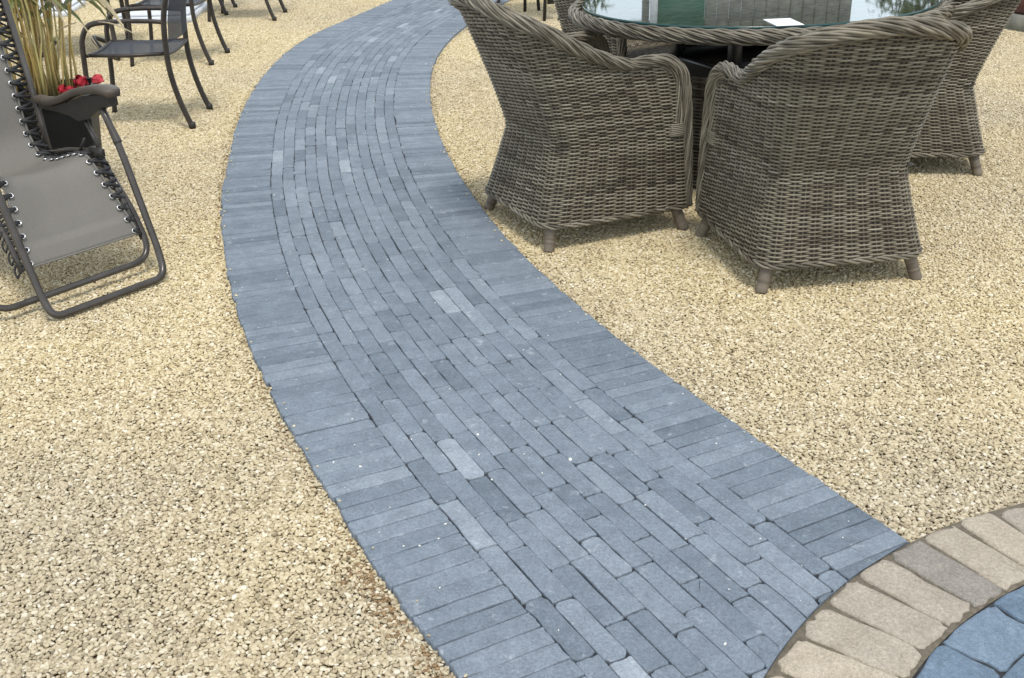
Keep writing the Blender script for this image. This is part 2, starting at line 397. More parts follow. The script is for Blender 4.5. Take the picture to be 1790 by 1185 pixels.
def rrect(s0, s1, v0, v1, r, nl=4):
    """rounded rectangle outline in metres (s along the path, v across)"""
    r = min(r, (s1-s0)*.45, (v1-v0)*.45); out = []
    for cx_, cy_, a0 in ((s1-r, v1-r, 0), (s0+r, v1-r, 90), (s0+r, v0+r, 180), (s1-r, v0+r, 270)):
        for a in (0, 30, 60, 90): out.append((cx_+r*cos(R(a0+a)), cy_+r*sin(R(a0+a))))
    P = np.array(out); Q = []
    for i in range(len(P)):
        a, b = P[i], P[(i+1) % len(P)]; Q.append(a); L_ = np.linalg.norm(b-a)
        if L_ > .03:
            for t in np.linspace(0, 1, nl+1)[1:-1]: Q.append(a+(b-a)*t)
    return np.array(Q)
def brick(mb, s0, s1, v0, v1, r, tint, mapf, z0=ZT, deep=-.03, wob=.0010, edge=.0030):
    c = np.array([(s0+s1)/2, (v0+v1)/2]); base = rrect(s0, s1, v0, v1, r); base = base+rng.normal(0, wob, base.shape)
    h = np.array([(s1-s0)/2, (v1-v0)/2]); dz = rng.normal(0, .0007); tx, ty = rng.normal(0, .006, 2)
    V = []
    for d, z in ((0, deep), (0, -edge*1.3), (edge*.35, -edge*.42), (edge*1.1, -edge*.06), (edge*2.2, 0)):
        k = (h-d)/h; X = c+(base-c)*k
        W = mapf(X)
        if W is None: return
        zz = z0+dz+z+(X-c)@np.array([tx, ty])*.6 if z > deep else np.full(len(X), z)
        V.append(np.c_[W, zz])
    n = len(base); V = np.vstack(V); m = 5
    q = [[k*n+j, k*n+(j+1) % n, (k+1)*n+(j+1) % n, (k+1)*n+j] for k in range(m-1) for j in range(n)]
    # triangle area test guards against bricks squeezed flat by the edging
    top = V[-n:, :2]; ar = .5*abs(np.dot(top[:, 0], np.roll(top[:, 1], 1))-np.dot(top[:, 1], np.roll(top[:, 0], 1)))
    if ar < 1e-5: return
    a0 = top[1]-top[0]; ccw = .5*(np.dot(top[:, 0], np.roll(top[:, 1], -1))-np.dot(top[:, 1], np.roll(top[:, 0], -1))) > 0
    if not ccw: q = [x[::-1] for x in q]
    mb.add(V, q, [[(m-1)*n+j for j in range(n)][::1 if ccw else -1]], tint)
Wm = 1.03
def pathmap(X):
    W = PP(X[:, 0], X[:, 1]/Wm); d = W-CC; l = np.hypot(*d.T); ins = l < RO
    if ins.all(): return None
    W[ins] = CC+d[ins]/l[ins, None]*(RO+.001)
    return W
pm = MB(); g = .0014; hd = .207; cw = (Wm-2*hd)/12
smax = sl[-1]
for side in (0, 1):
    s = 0.0; 
    while s < smax-.06:
        w = .0515*random.uniform(.97, 1.03); v0, v1 = (0, hd) if side == 0 else (Wm-hd, Wm)
        gg = g*random.choice([.3, .6, .9, 1.3, 2.0])
        e = rng.normal(0, .0025, 2)
        brick(pm, s+gg*.5, s+w-gg*.5, v0+g*.5+e[0], v1-g*.5+e[1]*.4, random.uniform(.002, .006), float(np.clip(rng.normal(.42, .18), 0, .78)), pathmap)
        s += w
for k in range(12):
    s = -random.uniform(0, .2); v = hd+k*cw
    while s < smax-.22:
        l = random.choice([.2, .2, .2, .205, .195, .2, .2, .2, .17, .148]); a0 = max(s, 0)
        if s+l > .03:
            t = rng.normal(.45, .19); t = float(np.clip(t, 0, .78)) if random.random() > .03 else random.uniform(.82, .97)
            gg = g*random.uniform(.2, 1.1); ee = g*random.uniform(.8, 2.6); dv = rng.normal(0, .0005)
            brick(pm, a0+ee*.5, s+l-ee*.5, v+gg*.5+dv, v+cw-gg*.5+dv, random.choice([.003, .005, .009, .014]), t, pathmap, edge=random.uniform(.0018, .0034))
        s += l
path = pm.build('path', M['paver'], smooth=False); tag(path, kind='structure')
# bed of dark jointing sand under the bricks
mb = MB(); ss = np.linspace(0, smax, 240); a = PP(ss, np.full(240, .006)); b = PP(ss, np.full(240, .994))
v = np.vstack([np.c_[a, np.full(240, ZT-.0075)], np.c_[b, np.full(240, ZT-.0075)]])
mb.add(v, [[i, 240+i, 241+i, i+1] for i in range(239)]); tag(mb.build('path_bed', M['bed'], smooth=False), kind='structure')

# ------------------------------------------------------------------ buff sett edging and blue patio
def ringmap(cang, r0):
    def f(X): # X: (arc metres at r0, radial offset outward)
        ang = cang+X[:, 0]/r0; rad = r0+X[:, 1]; return CC+np.stack([np.cos(ang)*rad, np.sin(ang)*rad], 1)
    return f
def straight(a, r0):
    er = np.array([cos(a), sin(a)]); et = np.array([-sin(a), cos(a)])
    return lambda X: CC+er*(r0+X[:, 1:2])+et*X[:, 0:1]
em = MB(); ang = R(20); r0 = (RI+RO)/2
while ang < R(205):
    w = random.uniform(.097, .108); l = .211*random.uniform(.975, 1.0)
    t = float(np.clip(rng.normal(.62, .22), .1, 1)) if not (R(117) < ang < R(121)) else .12
    off = rng.normal(0, .004)
    brick(em, -w/2+.0024, w/2-.0024, -l/2+off, l/2+off, random.uniform(.010, .026), t, straight(ang+w/2/r0, r0), ZT+.001, -.03, .0024, .0055)
    ang += w/r0
tag(em.build('sett_edging', M['sett'], smooth=True), kind='structure')
mb = MB(); aa = np.linspace(R(15), R(210), 200)
v = np.vstack([np.c_[CC+np.stack([np.cos(aa), np.sin(aa)], 1)*q, np.full(200, ZT-.0045)] for q in (RI-.003, RO)])
mb.add(v, [[i, 200+i, 200+i+1, i+1] for i in range(199)])
tag(mb.build('edging_bed', M['soilbed'], smooth=False), kind='structure')
mb = MB(); mb.add(np.vstack([np.c_[CC+np.stack([np.cos(aa), np.sin(aa)], 1)*q, np.full(200, ZT-.0065)] for q in (.2, RI-.003)]), [[i, 200+i, 200+i+1, i+1] for i in range(199)])
tag(mb.build('patio_bed', M['bed'], smooth=False), kind='structure')
sm_ = MB(); rr = RI-.002
first = True
for dep in (.122, .17, .16, .17, .15):
    ro, ri = rr, rr-dep; rc = (ro+ri)/2; ang = R(60)+random.uniform(0, .2)
    if first: ang = R(133.6)-8*.165/rc
    while ang < R(200):
        w = random.choice([.165, .165, .2, .13]) if not first else .165
        brick(sm_, -w/2+.0025, w/2-.0025, -dep/2+.0025, dep/2-.0025, .012, float(np.clip(rng.normal(.5, .28), 0, 1)), ringmap(ang+w/2/rc, rc), ZT, -.03, .002, .005)
        ang += w/rc
    rr = ri; first = False
tag(sm_.build('patio', M['slab'], smooth=False), kind='structure')

# grit washed onto the paving, and damp brown chippings along the left edge
n = 330; s_ = rng.uniform(.1, smax*.62, n); v_ = np.where(rng.random(n) < .22, np.where(rng.random(n) < .5, np.abs(rng.normal(0, .03, n)), 1-np.abs(rng.normal(0, .03, n))), rng.uniform(.02, .98, n)); W = PP(s_, v_); keep = np.hypot(*(W-CC).T) > RO; W = W[keep]; n = len(W)
o = stone_field(n, np.c_[W, np.full(n, ZT+.0012)], rng.uniform(.0014, .0034, n)*np.where(rng.random(n) < .12, 1.8, 1), rng.uniform(0, 1, n), 'grit', simple('pale_grit', (.70, .69, .64), .7, 0, .15, 90)); C.objects.link(o)
tag(o, 'pale crumbs of grit scattered over the blue path', 'grit', kind='stuff')
n = 900; s_ = np.concatenate([rng.normal(.66, .16, 330), rng.normal(1.16, .07, 170), rng.uniform(.3, 6, 400)]); W = PP(s_, -np.abs(rng.normal(0, .020, n))*np.where(np.arange(n) < 500, 1.3, .5)-.010); 
brown = simple('damp_chipping', (.25, .165, .085), .8, 0, .6, 120)
o = stone_field(n, np.c_[W, rng.uniform(-.006, -.0025, n)], rng.uniform(.004, .0075, n), rng.uniform(0, 1, n), 'damp_gravel', brown); C.objects.link(o)
tag(o, 'damp brown chippings gathered along the left edge of the path', 'gravel', kind='stuff')
# chippings heaped against the edges of the paving
n = 150; s_ = rng.uniform(.2, smax*.8, n); q = np.abs(rng.normal(0, .014, n))+.002; v_ = np.where(rng.random(n) < .5, q, 1-q); W = PP(s_, v_); keep = np.hypot(*(W-CC).T) > RO+.01; W = W[keep]; n = len(W)
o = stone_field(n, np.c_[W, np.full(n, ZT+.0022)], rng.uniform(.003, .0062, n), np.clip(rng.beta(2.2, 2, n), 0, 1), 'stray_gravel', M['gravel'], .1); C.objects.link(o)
tag(o, 'stray chippings kicked onto the outer bricks of the path', 'gravel', kind='stuff')
n = 2600; s_ = rng.uniform(.2, smax, n); side = rng.random(n) < .5
v_ = np.where(side, -.006-np.abs(rng.normal(0, .012, n)), 1.006+np.abs(rng.normal(0, .012, n))); W = PP(s_, v_); keep = np.hypot(*(W-CC).T) > RO+.012; W = W[keep]; n = len(W)
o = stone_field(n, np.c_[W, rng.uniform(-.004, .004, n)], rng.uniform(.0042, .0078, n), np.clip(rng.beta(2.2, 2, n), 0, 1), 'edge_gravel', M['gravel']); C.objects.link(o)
tag(o, 'cream chippings heaped against both edges of the path', 'gravel', kind='stuff')

# ------------------------------------------------------------------ rattan armchair
def runs(n, lo=6, hi=26, mu=.55, sd=.2):
    out = np.empty(n); i = 0
    while i < n:
        k = random.randint(lo, hi); out[i:i+k] = np.clip(random.gauss(mu, sd), 0, 1); i += k
    return out
def braid(mb, P, rad, n=11, rs=.36, rev=.42, tint=(.5, .18), phase=0, ns=6, closed=False, flat=None):
    """helical bundle of strands round a centre line P"""
    P = np.asarray(P, float); m = len(P)
    T = (np.roll(P, -1, 0)-np.roll(P, 1, 0)) if closed else np.gradient(P, axis=0); T /= np.linalg.norm(T, axis=1, keepdims=True)
    d = np.r_[0, np.cumsum(np.linalg.norm(np.diff(P, axis=0), axis=1))]
    U = np.zeros_like(P); a = np.array([0, 0, 1.]) if abs(T[0, 2]) < .9 else np.array([0, 1., 0]); u = a-T[0]*(a@T[0]); U[0] = u/np.linalg.norm(u)
    for i in range(1, m): u = U[i-1]-T[i]*(U[i-1]@T[i]); U[i] = u/np.linalg.norm(u)
    V = np.cross(T, U); rad = np.broadcast_to(np.asarray(rad, float), (m,))
    for k in range(n):
        th = phase+2*pi*k/n+d/rev*2*pi
        wob = 1+.16*np.sin(th*3+k*2.1)
        fx = 1. if flat is None else flat
        Q = P+(rad*.80*wob)[:, None]*(np.cos(th)[:, None]*U*fx+np.sin(th)[:, None]*V)
        if closed: # blend the seam
            w = np.clip((np.arange(m)-(m-12))/12., 0, 1)[:, None]; Q = Q
        out = Q-P
        tube(mb, Q, rad*rs, ns, closed=False, tint=np.clip(runs(m, 8, 30, *tint), 0, 1))
def make_chair():
    root = empty('rattan_armchair')
    half = np.array([(.304, .285, .096), (.302, .275, .30), (.297, .262, .50), (.292, .240, .600), (.279, .186, .644), (.271, .108, .648), (.273, .032, .645), (.285, -.065, .672), (.299, -.166, .715), (.299, -.254, .762), (.280, -.335, .803), (.232, -.41, .838), (.14, -.447, .862), (.06, -.455, .872), (0, -.455, .875)])
    full = np.vstack([half, (half*np.array([-1, 1, 1]))[-2::-1]])
    rim = resample(catmull(full, 8), .012)
    # ---- shell surface: u runs round the plan from the right front post to the left one
    def plan(hf, hw, yf, yb, rc):
        pts = [(hf, yf)]+[(hf+(hw-hf)*k/7, y) for k, y in enumerate(np.linspace(yf, yb+rc, 8)) if k]
        for a in np.linspace(0, 90, 7)[1:]: pts.append((hw-rc+rc*cos(R(a)), yb+rc-rc*sin(R(a))))
        pts += [(x, yb-.0*x) for x in np.linspace(hw-rc, 0, 5)[1:]]
        h = np.array(pts); f = np.vstack([h, (h*np.array([-1, 1]))[-2::-1]]); return resample(f, n=301)
    bot = plan(.308, .297, .278, -.316, .085); wai = plan(.290, .246, .262, -.247, .10)
    upper = rim[(rim[:, 2] > .605)]; i0 = np.argmax(rim[:, 2] > .62); 
    top = resample(rim[i0:len(rim)-i0], n=301)
    zw, zb = .365, .100
    U = np.linspace(0, 1, 301)
    def surf(u, z):
        """u array, z scalar/array -> xyz"""
        z = np.broadcast_to(np.asarray(z, float), np.shape(u))
        f = lambda Q, k: np.interp(u, U, Q[:, k])
        bx, by, wx, wy, tx, ty, tz = f(bot, 0), f(bot, 1), f(wai, 0), f(wai, 1), f(top, 0), f(top, 1), f(top, 2)
        lo = np.clip((z-zb)/(zw-zb), 0, 1); lo = lo**.9
        hi = np.clip((z-zw)/(tz-zw), 0, 1.05); hi = hi**1.18
        x = np.where(z < zw, bx+(wx-bx)*lo, wx+(tx-wx)*hi); y = np.where(z < zw, by+(wy-by)*lo, wy+(ty-wy)*hi)
        return np.stack([x, y, z], -1), tz
    per = .272*2+.56*2; ncol = 38; pitch = .0067
    sub = 5; nu = ncol*sub+1; uu = np.linspace(0, 1, nu)
    mb = MB(); z = zb+.006; row = 0
    while z < .86:
        P, tz = surf(uu, z+.0006*np.sin(uu*31+row*.37)); e = .02
        Pp, _ = surf(np.clip(uu+e, 0, 1), z); Pm, _ = surf(np.clip(uu-e, 0, 1), z)
        T = Pp-Pm; Nn = np.stack([T[:, 1], -T[:, 0], np.zeros(nu)], 1); Nn /= np.maximum(np.linalg.norm(Nn, axis=1, keepdims=True), 1e-9)
        ph = uu*ncol*pi+(row % 2)*pi
        amp = .0050 if z > zw+.01 or z < zw-.004 else .007
        wv = np.sin(ph); wv = np.sign(wv)*np.abs(wv)**.42
        Q = P+Nn*(amp*wv)[:, None]; Q[:, 2] += -.0011*(1-np.abs(wv))*(wv > 0)
        ok = z < tz-.004; idx = np.where(ok)[0]
        if len(idx):
            for seg in np.split(idx, np.where(np.diff(idx) > 1)[0]+1):
                if len(seg) > 4:
                    tt = runs(nu, 15, 70, .52, .2); tt = np.clip(tt+rng.normal(0, .05), 0, 1)
                    tube(mb, Q[seg], .0034, 6, tint=tt[seg])
        z += pitch*(1.0 if z < zw else .97); row += 1
    mb.build('woven_shell', M['rattan'], root)
    # upright stakes and an added dark sheet closing the weave, painted shade for its gaps
    mb = MB()
    for k in range(ncol):
        u = (k+.5)/ncol; tz = float(np.interp(u, U, top[:, 2])); zz = np.r_[np.linspace(zb, zw, 6), np.linspace(zw, tz-.002, 14)[1:]]
        P, _ = surf(np.full(len(zz), u), zz); tube(mb, P, .0030, 5, tint=.35)
    mb.build('stake_frame', M['rattan'], root)
    mb = MB(); nz = 26; G_ = []
    us = np.linspace(0, 1, 101); tz = np.interp(us, U, top[:, 2])
    for i in range(nz):
        zz = zb+(tz-zb-.004)*i/(nz-1); P, _ = surf(us, zz)
        n_ = P*np.array([1, 1, 0]); n_ /= np.linalg.norm(n_, axis=1, keepdims=True); G_.append(P-n_*.0006)
    mb.add(np.vstack(G_), [[i*101+j, i*101+j+1, (i+1)*101+j+1, (i+1)*101+j] for i in range(nz-1) for j in range(100)])
    mb.build('weave_shade_sheet', M['gapshade'], root)
    # ---- thick braided roll along posts, arms and back
    mb = MB(); hgt = rim[:, 2]; rad = np.interp(hgt, [.09, .5, .62, .72, .87], [.0150, .0175, .0215, .0255, .027])
    braid(mb, rim, rad*1.02, 16, .178, .50, (.5, .27)); tube(mb, rim, rad*.76, 8, tint=.0)
    mb.build('braided_rim', M['rim'], root)
    for s in (1, -1): # second band inside each front post, tied off at seat height
        mb = MB(); P = resample(catmull([(s*.276, .155, .632), (s*.279, .200, .612), (s*.284, .226, .57), (s*.287, .234, .48), (s*.288, .238, .395)], 8), .012)
        braid(mb, P, .013, 7, .32, .5, (.5, .27))
        for k in range(7):
            zc = .385-k*.0068+.03; tube(mb, [(s*.2925, .262, zc), (s*.301, .252, zc), (s*.3025, .232, zc-.001), (s*.296, .204, zc-.002), (s*.282, .197, zc-.002)], .0034, 6, tint=random.uniform(.4, .9))
        mb.build('post_wrap', M['rim'], root)
    # ---- rope braid round the bottom edge
    mb = MB(); b3 = resample(np.c_[bot, np.full(301, zb-.004)], .012)
    fr = resample(np.array([(-.306, .276, zb-.004), (.306, .276, zb-.004)]), .012)
    loop = np.vstack([b3, fr[1:-1]]); loop = np.vstack([loop, loop[:1]])
    braid(mb, loop, .0078, 3, .60, .13, (.5, .27))
    mb.build('base_braid', M['rim'], root)
    # ---- woven seat and front apron
    mb = MB()
    for i, z in enumerate(np.arange(.095, .392, .0066)):
        x = np.linspace(-.29, .29, 81); wv = np.sin((x+.29)/.58*14*pi+(i % 2)*pi)
        tube(mb, np.stack([x, .262+.004*wv, np.full(81, z)], 1), .0032, 5, tint=runs(81, 12, 40, .42, .2))
    mb.build('front_apron', M['rattan'], root)
    mb = MB()
    for i, y in enumerate(np.arange(-.235, .275, .0075)):
        hw = float(np.interp(y, [-.24, -.14, .27], [.17, .238, .283])); x = np.linspace(-hw, hw, 61); wv = np.sin(x/.524*20*pi+(i % 2)*pi)
        tube(mb, np.stack([x, np.full(61, y), .392+.0035*wv], 1), .0036, 5, tint=runs(61, 12, 40, .45, .2))
    hw = .25; mb.add([(-.25, -.235, .384), (.25, -.235, .384), (.255, .262, .384), (-.255, .262, .384)], [[0, 1, 2, 3]], tint=0)
    mb.build('seat', M['rattan'], root)
    # ---- stub legs wrapped with cane
    for sx in (1, -1):
        for sy in (1, -1):
            mb = MB(); n = 34; prof = []
            prof.append((.006, .130))
            for i in range(n+1):
                t = i/n; prof.append(((.0228-.0030*t)+.0011*(1 if i % 2 else -1), .127-t*.124))
            prof.append((.006, .0015))
            ax = np.array([-sx*.30, -sy*.30, 1.0]); foot = np.array([sx*(.300 if sy > 0 else .276), sy*(.274 if sy > 0 else .294), 0])
            lathe(mb, np.array(prof)[::-1], foot+np.array([0, 0, -.002]), 18, tint=runs(n+3, 2, 5, .5, .25), axis=ax)
            mb.build('leg', M['legwrap'], root)
    return root
GC = 'rattan armchairs drawn up to the glass table'
chair = make_chair()
spots = [((1.055, 3.699), 98.9, 'weathered rattan armchair with its back to the path end, nearest the sett edging'),
         ((.296, 4.162), 24.2, 'rattan armchair shown side-on beside the curved path, high back to the left'),
         ((1.765, 4.90), 174, 'rattan armchair half hidden behind the one in front, close to the stone wall'),
         ((.62, 5.62), -52, 'rattan armchair glimpsed beneath the table at its far left rim'),
         ((1.55, 5.92), -112, 'rattan armchair in deep shade beyond the table legs')]
for i, (c, h, lab) in enumerate(spots):
    o = chair if i == 0 else copy_tree(chair)
    o.location = (*c, -.006); o.rotation_euler = (0, 0, R(h-90)); tag(o, lab, 'armchair', GC)

# ------------------------------------------------------------------ oval rattan table with a glass top
TC = np.array([1.08, 4.80]); TA, TB, TR = .78, .645, .45
tr = empty('glass_table', (*TC, 0), TR)
tag(tr, 'oval rattan dining table with a shiny glass top and thick woven rim', 'table')
def ell(a, b, z, n, dz=0): t = np.arange(n)*2*pi/n; return np.stack([a*np.cos(t), b*np.sin(t), np.full(n, z)], 1)
mb = MB(); E = ell(TA+.030, TB+.030, .693, 420); E = np.vstack([E, E[:1]])
braid(mb, E, .0290, 18, .155, .52, (.5, .27)); tube(mb, E[:-1], .0222, 10, closed=True, tint=0); mb.build('woven_rim', M['rim'], tr)
mb = MB(); rings = [ell(TA, TB, .716, 160), ell(TA, TB, .7245, 160), ell(TA-.002, TB-.002, .726, 160)]
bot_ = ell(TA-.002, TB-.002, .7145, 160)
mb.add(rings[2], None, [list(range(160))])
gl = mb.build('glass_top', M['glass'], tr, smooth=False)
mb = MB(); rings = [bot_*1.0005, ell(TA+.0005, TB+.0005, .7165, 160), ell(TA+.0005, TB+.0005, .7240, 160), ell(TA-.0015, TB-.0015, .7257, 160)]
mb.add(np.vstack(rings), [[k*160+j, k*160+(j+1) % 160, (k+1)*160+(j+1) % 160, (k+1)*160+j] for k in range(3) for j in range(160)])
mb.build('glass_edge', M['gedge'], gl)
mb = MB(); 
for i, y in enumerate(np.arange(-TB+.02, TB-.01, .011)):
    hw = TA*math.sqrt(max(0, 1-(y/TB)**2)); m_ = max(8, int(hw*2/.02)); x = np.linspace(-hw, hw, m_); wv = np.sin(x/.05*pi+(i % 2)*pi)
    tube(mb, np.stack([x, np.full(m_, y), .699+.003*wv], 1), .0052, 5, tint=runs(m_, 6, 20, .5, .2))
mb.add(ell(TA-.005, TB-.005, .692, 80), None, [list(range(80))], tint=0)
mb.build('woven_top', M['rattan'], tr)
for a_ in (0, 1, 2, 3):
    sx, sy = ((1, 1), (-1, 1), (-1, -1), (1, -1))[a_]
    mb = MB(); box(mb, (sx*.27, sy*.20, .575), (.045, .045, .205), 0, .004); mb.build('leg', M['blackmetal'], tr)
mb = MB()
for sy in (1, -1): box(mb, (0, sy*.20, .50), (.495, .032, .05), 0, .004)
for sx in (1, -1): box(mb, (sx*.27, 0, .46), (.032, .35, .05), 0, .004)
box(mb, (0, 0, .665), (.62, .46, .03), 0, .004)
mb.build('cross_frame', M['blackmetal'], tr)
mb = MB(); a_, b_ = .44, .37
for i, z in enumerate(np.arange(.012, .47, .0072)):
    t = np.linspace(0, 2*pi, 241)[:-1]; wv = .0045*np.sin(t*26+(i % 2)*pi)
    tube(mb, np.stack([(a_+wv)*np.cos(t), (b_+wv)*np.sin(t), np.full(240, z)], 1), .0034, 5, closed=True, tint=runs(240, 12, 50, .45, .2))
mb.build('woven_base', M['rattan'], tr)
mb = MB(); mb.add(np.vstack([ell(a_-.001, b_-.001, .005, 80), ell(a_-.001, b_-.001, .475, 80)]), [[j, (j+1) % 80, 80+(j+1) % 80, 80+j] for j in range(80)], [list(range(80, 160))])
mb.build('base_shade_sheet', M['gapshade'], tr)  # added dark sheet, its colour stands in for shade between the base strands
mb = MB(); box(mb, (1.035, 4.20, .7275), (.105, .15, .0016), .12, .0004); tag(mb.build('paper_card', M['card'], smooth=False), 'small white card lying on the glass near the table edge', 'card')

# ------------------------------------------------------------------ zero-gravity recliner (local: u forward, w to its left)
FX = np.array([.767, -.642]); LX = np.array([.642, .767])
O2 = FX*-3.5+LX*1.783
rec = empty('recliner_chair', (O2[0], O2[1], 0), math.atan2(FX[1], FX[0]))   # local x = forward, local y = left
tag(rec, 'taupe sling recliner with bungee lacing and brown armrest beside the reed pot', 'recliner')
def fil(P, r=.07, k=8):
    """polyline with rounded corners"""
    P = [np.array(p, float) for p in P]; out = [P[0]]
    for i in range(1, len(P)-1):
        a, b, c = P[i-1], P[i], P[i+1]; d1 = (a-b)/np.linalg.norm(a-b); d2 = (c-b)/np.linalg.norm(c-b); rr_ = min(r, np.linalg.norm(a-b)*.48, np.linalg.norm(c-b)*.48)
        p0, p1 = b+d1*rr_, b+d2*rr_
        for t in np.linspace(0, 1, k): out.append((1-t)**2*p0+2*t*(1-t)*b+t*t*p1)
    out.append(P[-1]); return np.array(out)
wl, wr = .225, -.235
def tubepart(name, P, r, m, parent=rec, n=10, flat=1.0, cap=True):
    mb = MB(); tube(mb, P, r, n, flat=flat, caps=cap); return mb.build(name, m, parent)
# front leg hoop standing on the gravel
hoop = fil([(-.012, wl, .600), (.078, wl, .445), (.228, wl-.008, .085), (.272, wl-.028, .014), (.285, wr+.002, .014), (.238, wr, .078), (.078, wr, .445), (-.012, wr, .600)], .085)
tubepart('front_leg_hoop', hoop, .0125, M['gun'])
mb = MB()
for w in (wl, wr): mb = MB(); tube(mb, [(-.014, w, .604), (.02, w, .545), (.070, w, .458), (.074, w, .452)], [.0105, .0105, .0148, .0148], 10); mb.build('leg_sleeve', M['gun'], rec)
# rear hoop lying just behind, passing under the sling
rear = fil([(-.40, wl+.028, .50), (-.10, wl+.028, .30), (.09, wl+.02, .16), (.135, wl+.005, .045), (.135, -.345, .030), (.07, -.375, .12), (-.12, -.375, .32), (-.40, -.365, .50)], .085)
rear = fil([(-.055, wl-.012, .400), (.085, wl+.012, .19), (.150, wl+.008, .045), (.150, -.345, .036), (.07, -.372, .13), (-.12, -.372, .34)], .08)
tubepart('foot_hoop', rear, .0115, M['gun'])
# seat side rails and back frame
sw = .212   # half width of the cloth
for s, w in ((1, wl-.012), (-1, wr+.012)):
    tubepart('seat_rail', fil([(-.44, w, .335), (-.24, w, .382), (-.055, w, .405), (.07, w, .225), (.12, w, .13)], .05), .0095, M['gun'])
bk = fil([(-.415, wl, .335), (-.445, wl, .55), (-.515, wl, .885), (-.60, wl, 1.13), (-.60, wr, 1.13), (-.515, wr, .885), (-.445, wr, .55), (-.415, wr, .335)], .10)
tubepart('back_frame', bk, .0125, M['gun'])
# the sling: back panel, seat dip and leg panel in one cloth
prof = catmull([(-.575, 1.08), (-.535, .93), (-.480, .70), (-.452, .52), (-.425, .405), (-.36, .345), (-.26, .352), (-.15, .385), (-.06, .402), (-.005, .365), (.055, .265), (.10, .185), (.125, .138)], 8)
prof = resample(prof, .012); nP = len(prof); nW = 25
mb = MB(); ws = np.linspace(-1, 1, nW); V = []
for off in (0, -.0025):
    for (u, z), tx in zip(prof, np.gradient(prof, axis=0)):
        nrm = np.array([-tx[1], tx[0]])/np.linalg.norm(tx); nrm = nrm if nrm[1] > 0 or nrm[0] > 0 else -nrm
        for w in ws:
            sag = -.024*(1-w*w)*(1 if z > .2 else .3)+.0042*sin(u*62+w*2.2)*math.exp(-((u+.36)/.12)**2)*(.5+.5*w*w)+.0012*sin(u*25+w*7)*sin(w*3+z*9)
            q = np.array([u, z])+nrm*(sag+off); V.append((q[0], w*(sw-.047*max(0, min(1, (z-.12)/.25)))+.004, q[1]))
V = np.array(V); K = nP*nW; q = [[i*nW+j, i*nW+j+1, (i+1)*nW+j+1, (i+1)*nW+j] for i in range(nP-1) for j in range(nW-1)]
q2 = [[K+a for a in x[::-1]] for x in q]
bd = [i*nW for i in range(nP)]; e1 = [[i*nW, (i+1)*nW, K+(i+1)*nW, K+i*nW] for i in range(nP-1)]; e2 = [[i*nW+nW-1, K+i*nW+nW-1, K+(i+1)*nW+nW-1, (i+1)*nW+nW-1] for i in range(nP-1)]
e3 = [[(nP-1)*nW+j, (nP-1)*nW+j+1, K+(nP-1)*nW+j+1, K+(nP-1)*nW+j] for j in range(nW-1)]
mb.add(V, q+q2+e1+e2+e3); sling = mb.build('sling', M['sling'], rec)
mb = MB()
for s in (0, nW-1): tube(mb, V[[i*nW+s for i in range(nP)]], .004, 6)
tube(mb, V[[(nP-1)*nW+j for j in range(nW)]], .0035, 6); mb.build('hem', M['sling'], sling)
# eyelets and elastic lacing
arc = np.r_[0, np.cumsum(np.linalg.norm(np.diff(prof, axis=0), axis=1))]
railpt = {}
def rail(u, z, side):
    w = (wl-.004) if side > 0 else (wr+.004); return w
cordm = {1: MB(), -1: MB()}
for side in (1, -1):
    s = arc[-1]-.012; prev = None; zig = []
    while s > .05:
        u, z = np.interp(s, arc, prof[:, 0]), np.interp(s, arc, prof[:, 1]); tu, tz_ = np.interp(s+.01, arc, prof[:, 0])-np.interp(s-.01, arc, prof[:, 0]), np.interp(s+.01, arc, prof[:, 1])-np.interp(s-.01, arc, prof[:, 1])
        l = math.hypot(tu, tz_) or 1; nu_, nz_ = -tz_/l, tu/l
        if nz_ < 0 and nu_ < 0 or (nu_ < 0): nu_, nz_ = -nu_, -nz_
        if -.40 < u < -.10: nu_, nz_ = 0, 1
        w = .004+side*(sw-.047*max(0, min(1, (z-.12)/.25))-.012)
        ctr = np.array([u+nu_*.003, w, z+nz_*.003])
        mb = MB(); a = np.arange(13)*2*pi/12; ax1 = np.array([tu/l, 0, tz_/l]); ax2 = np.array([0, 1., 0])
        tube(mb, ctr+.0075*(np.cos(a[:-1])[:, None]*ax1+np.sin(a[:-1])[:, None]*ax2), .0027, 6, closed=True); mb.build('eyelet', M['eyelet'], sling)
        wt = rail(u, z, side)
        down = np.array([tu/l, 0, tz_/l])*.020; tgt = np.array([u-nu_*.010, wt+side*.002, z-nz_*.010])
        zig += [ctr+np.array([nu_, 0, nz_])*.003, (ctr+tgt+down)/2+np.array([nu_, 0, nz_])*.006, tgt+down, tgt+down*1.5-np.array([nu_, 0, nz_])*.018+np.array([0, side*.004, 0]), tgt-down*.3-np.array([nu_, 0, nz_])*.012]
        # loop pair through the eyelet
        for dd in (.8, -.5): tube(cordm[side], [ctr+np.array([nu_, 0, nz_])*.004, (ctr+tgt)/2+down*dd*.4+np.array([nu_, 0, nz_])*.004, tgt+down*dd], .0066, 6)
        s -= .046
    tube(cordm[side], catmull(zig, 4), .0036, 6)
    cordm[side].build('bungee_cord', M['cord'], rec)
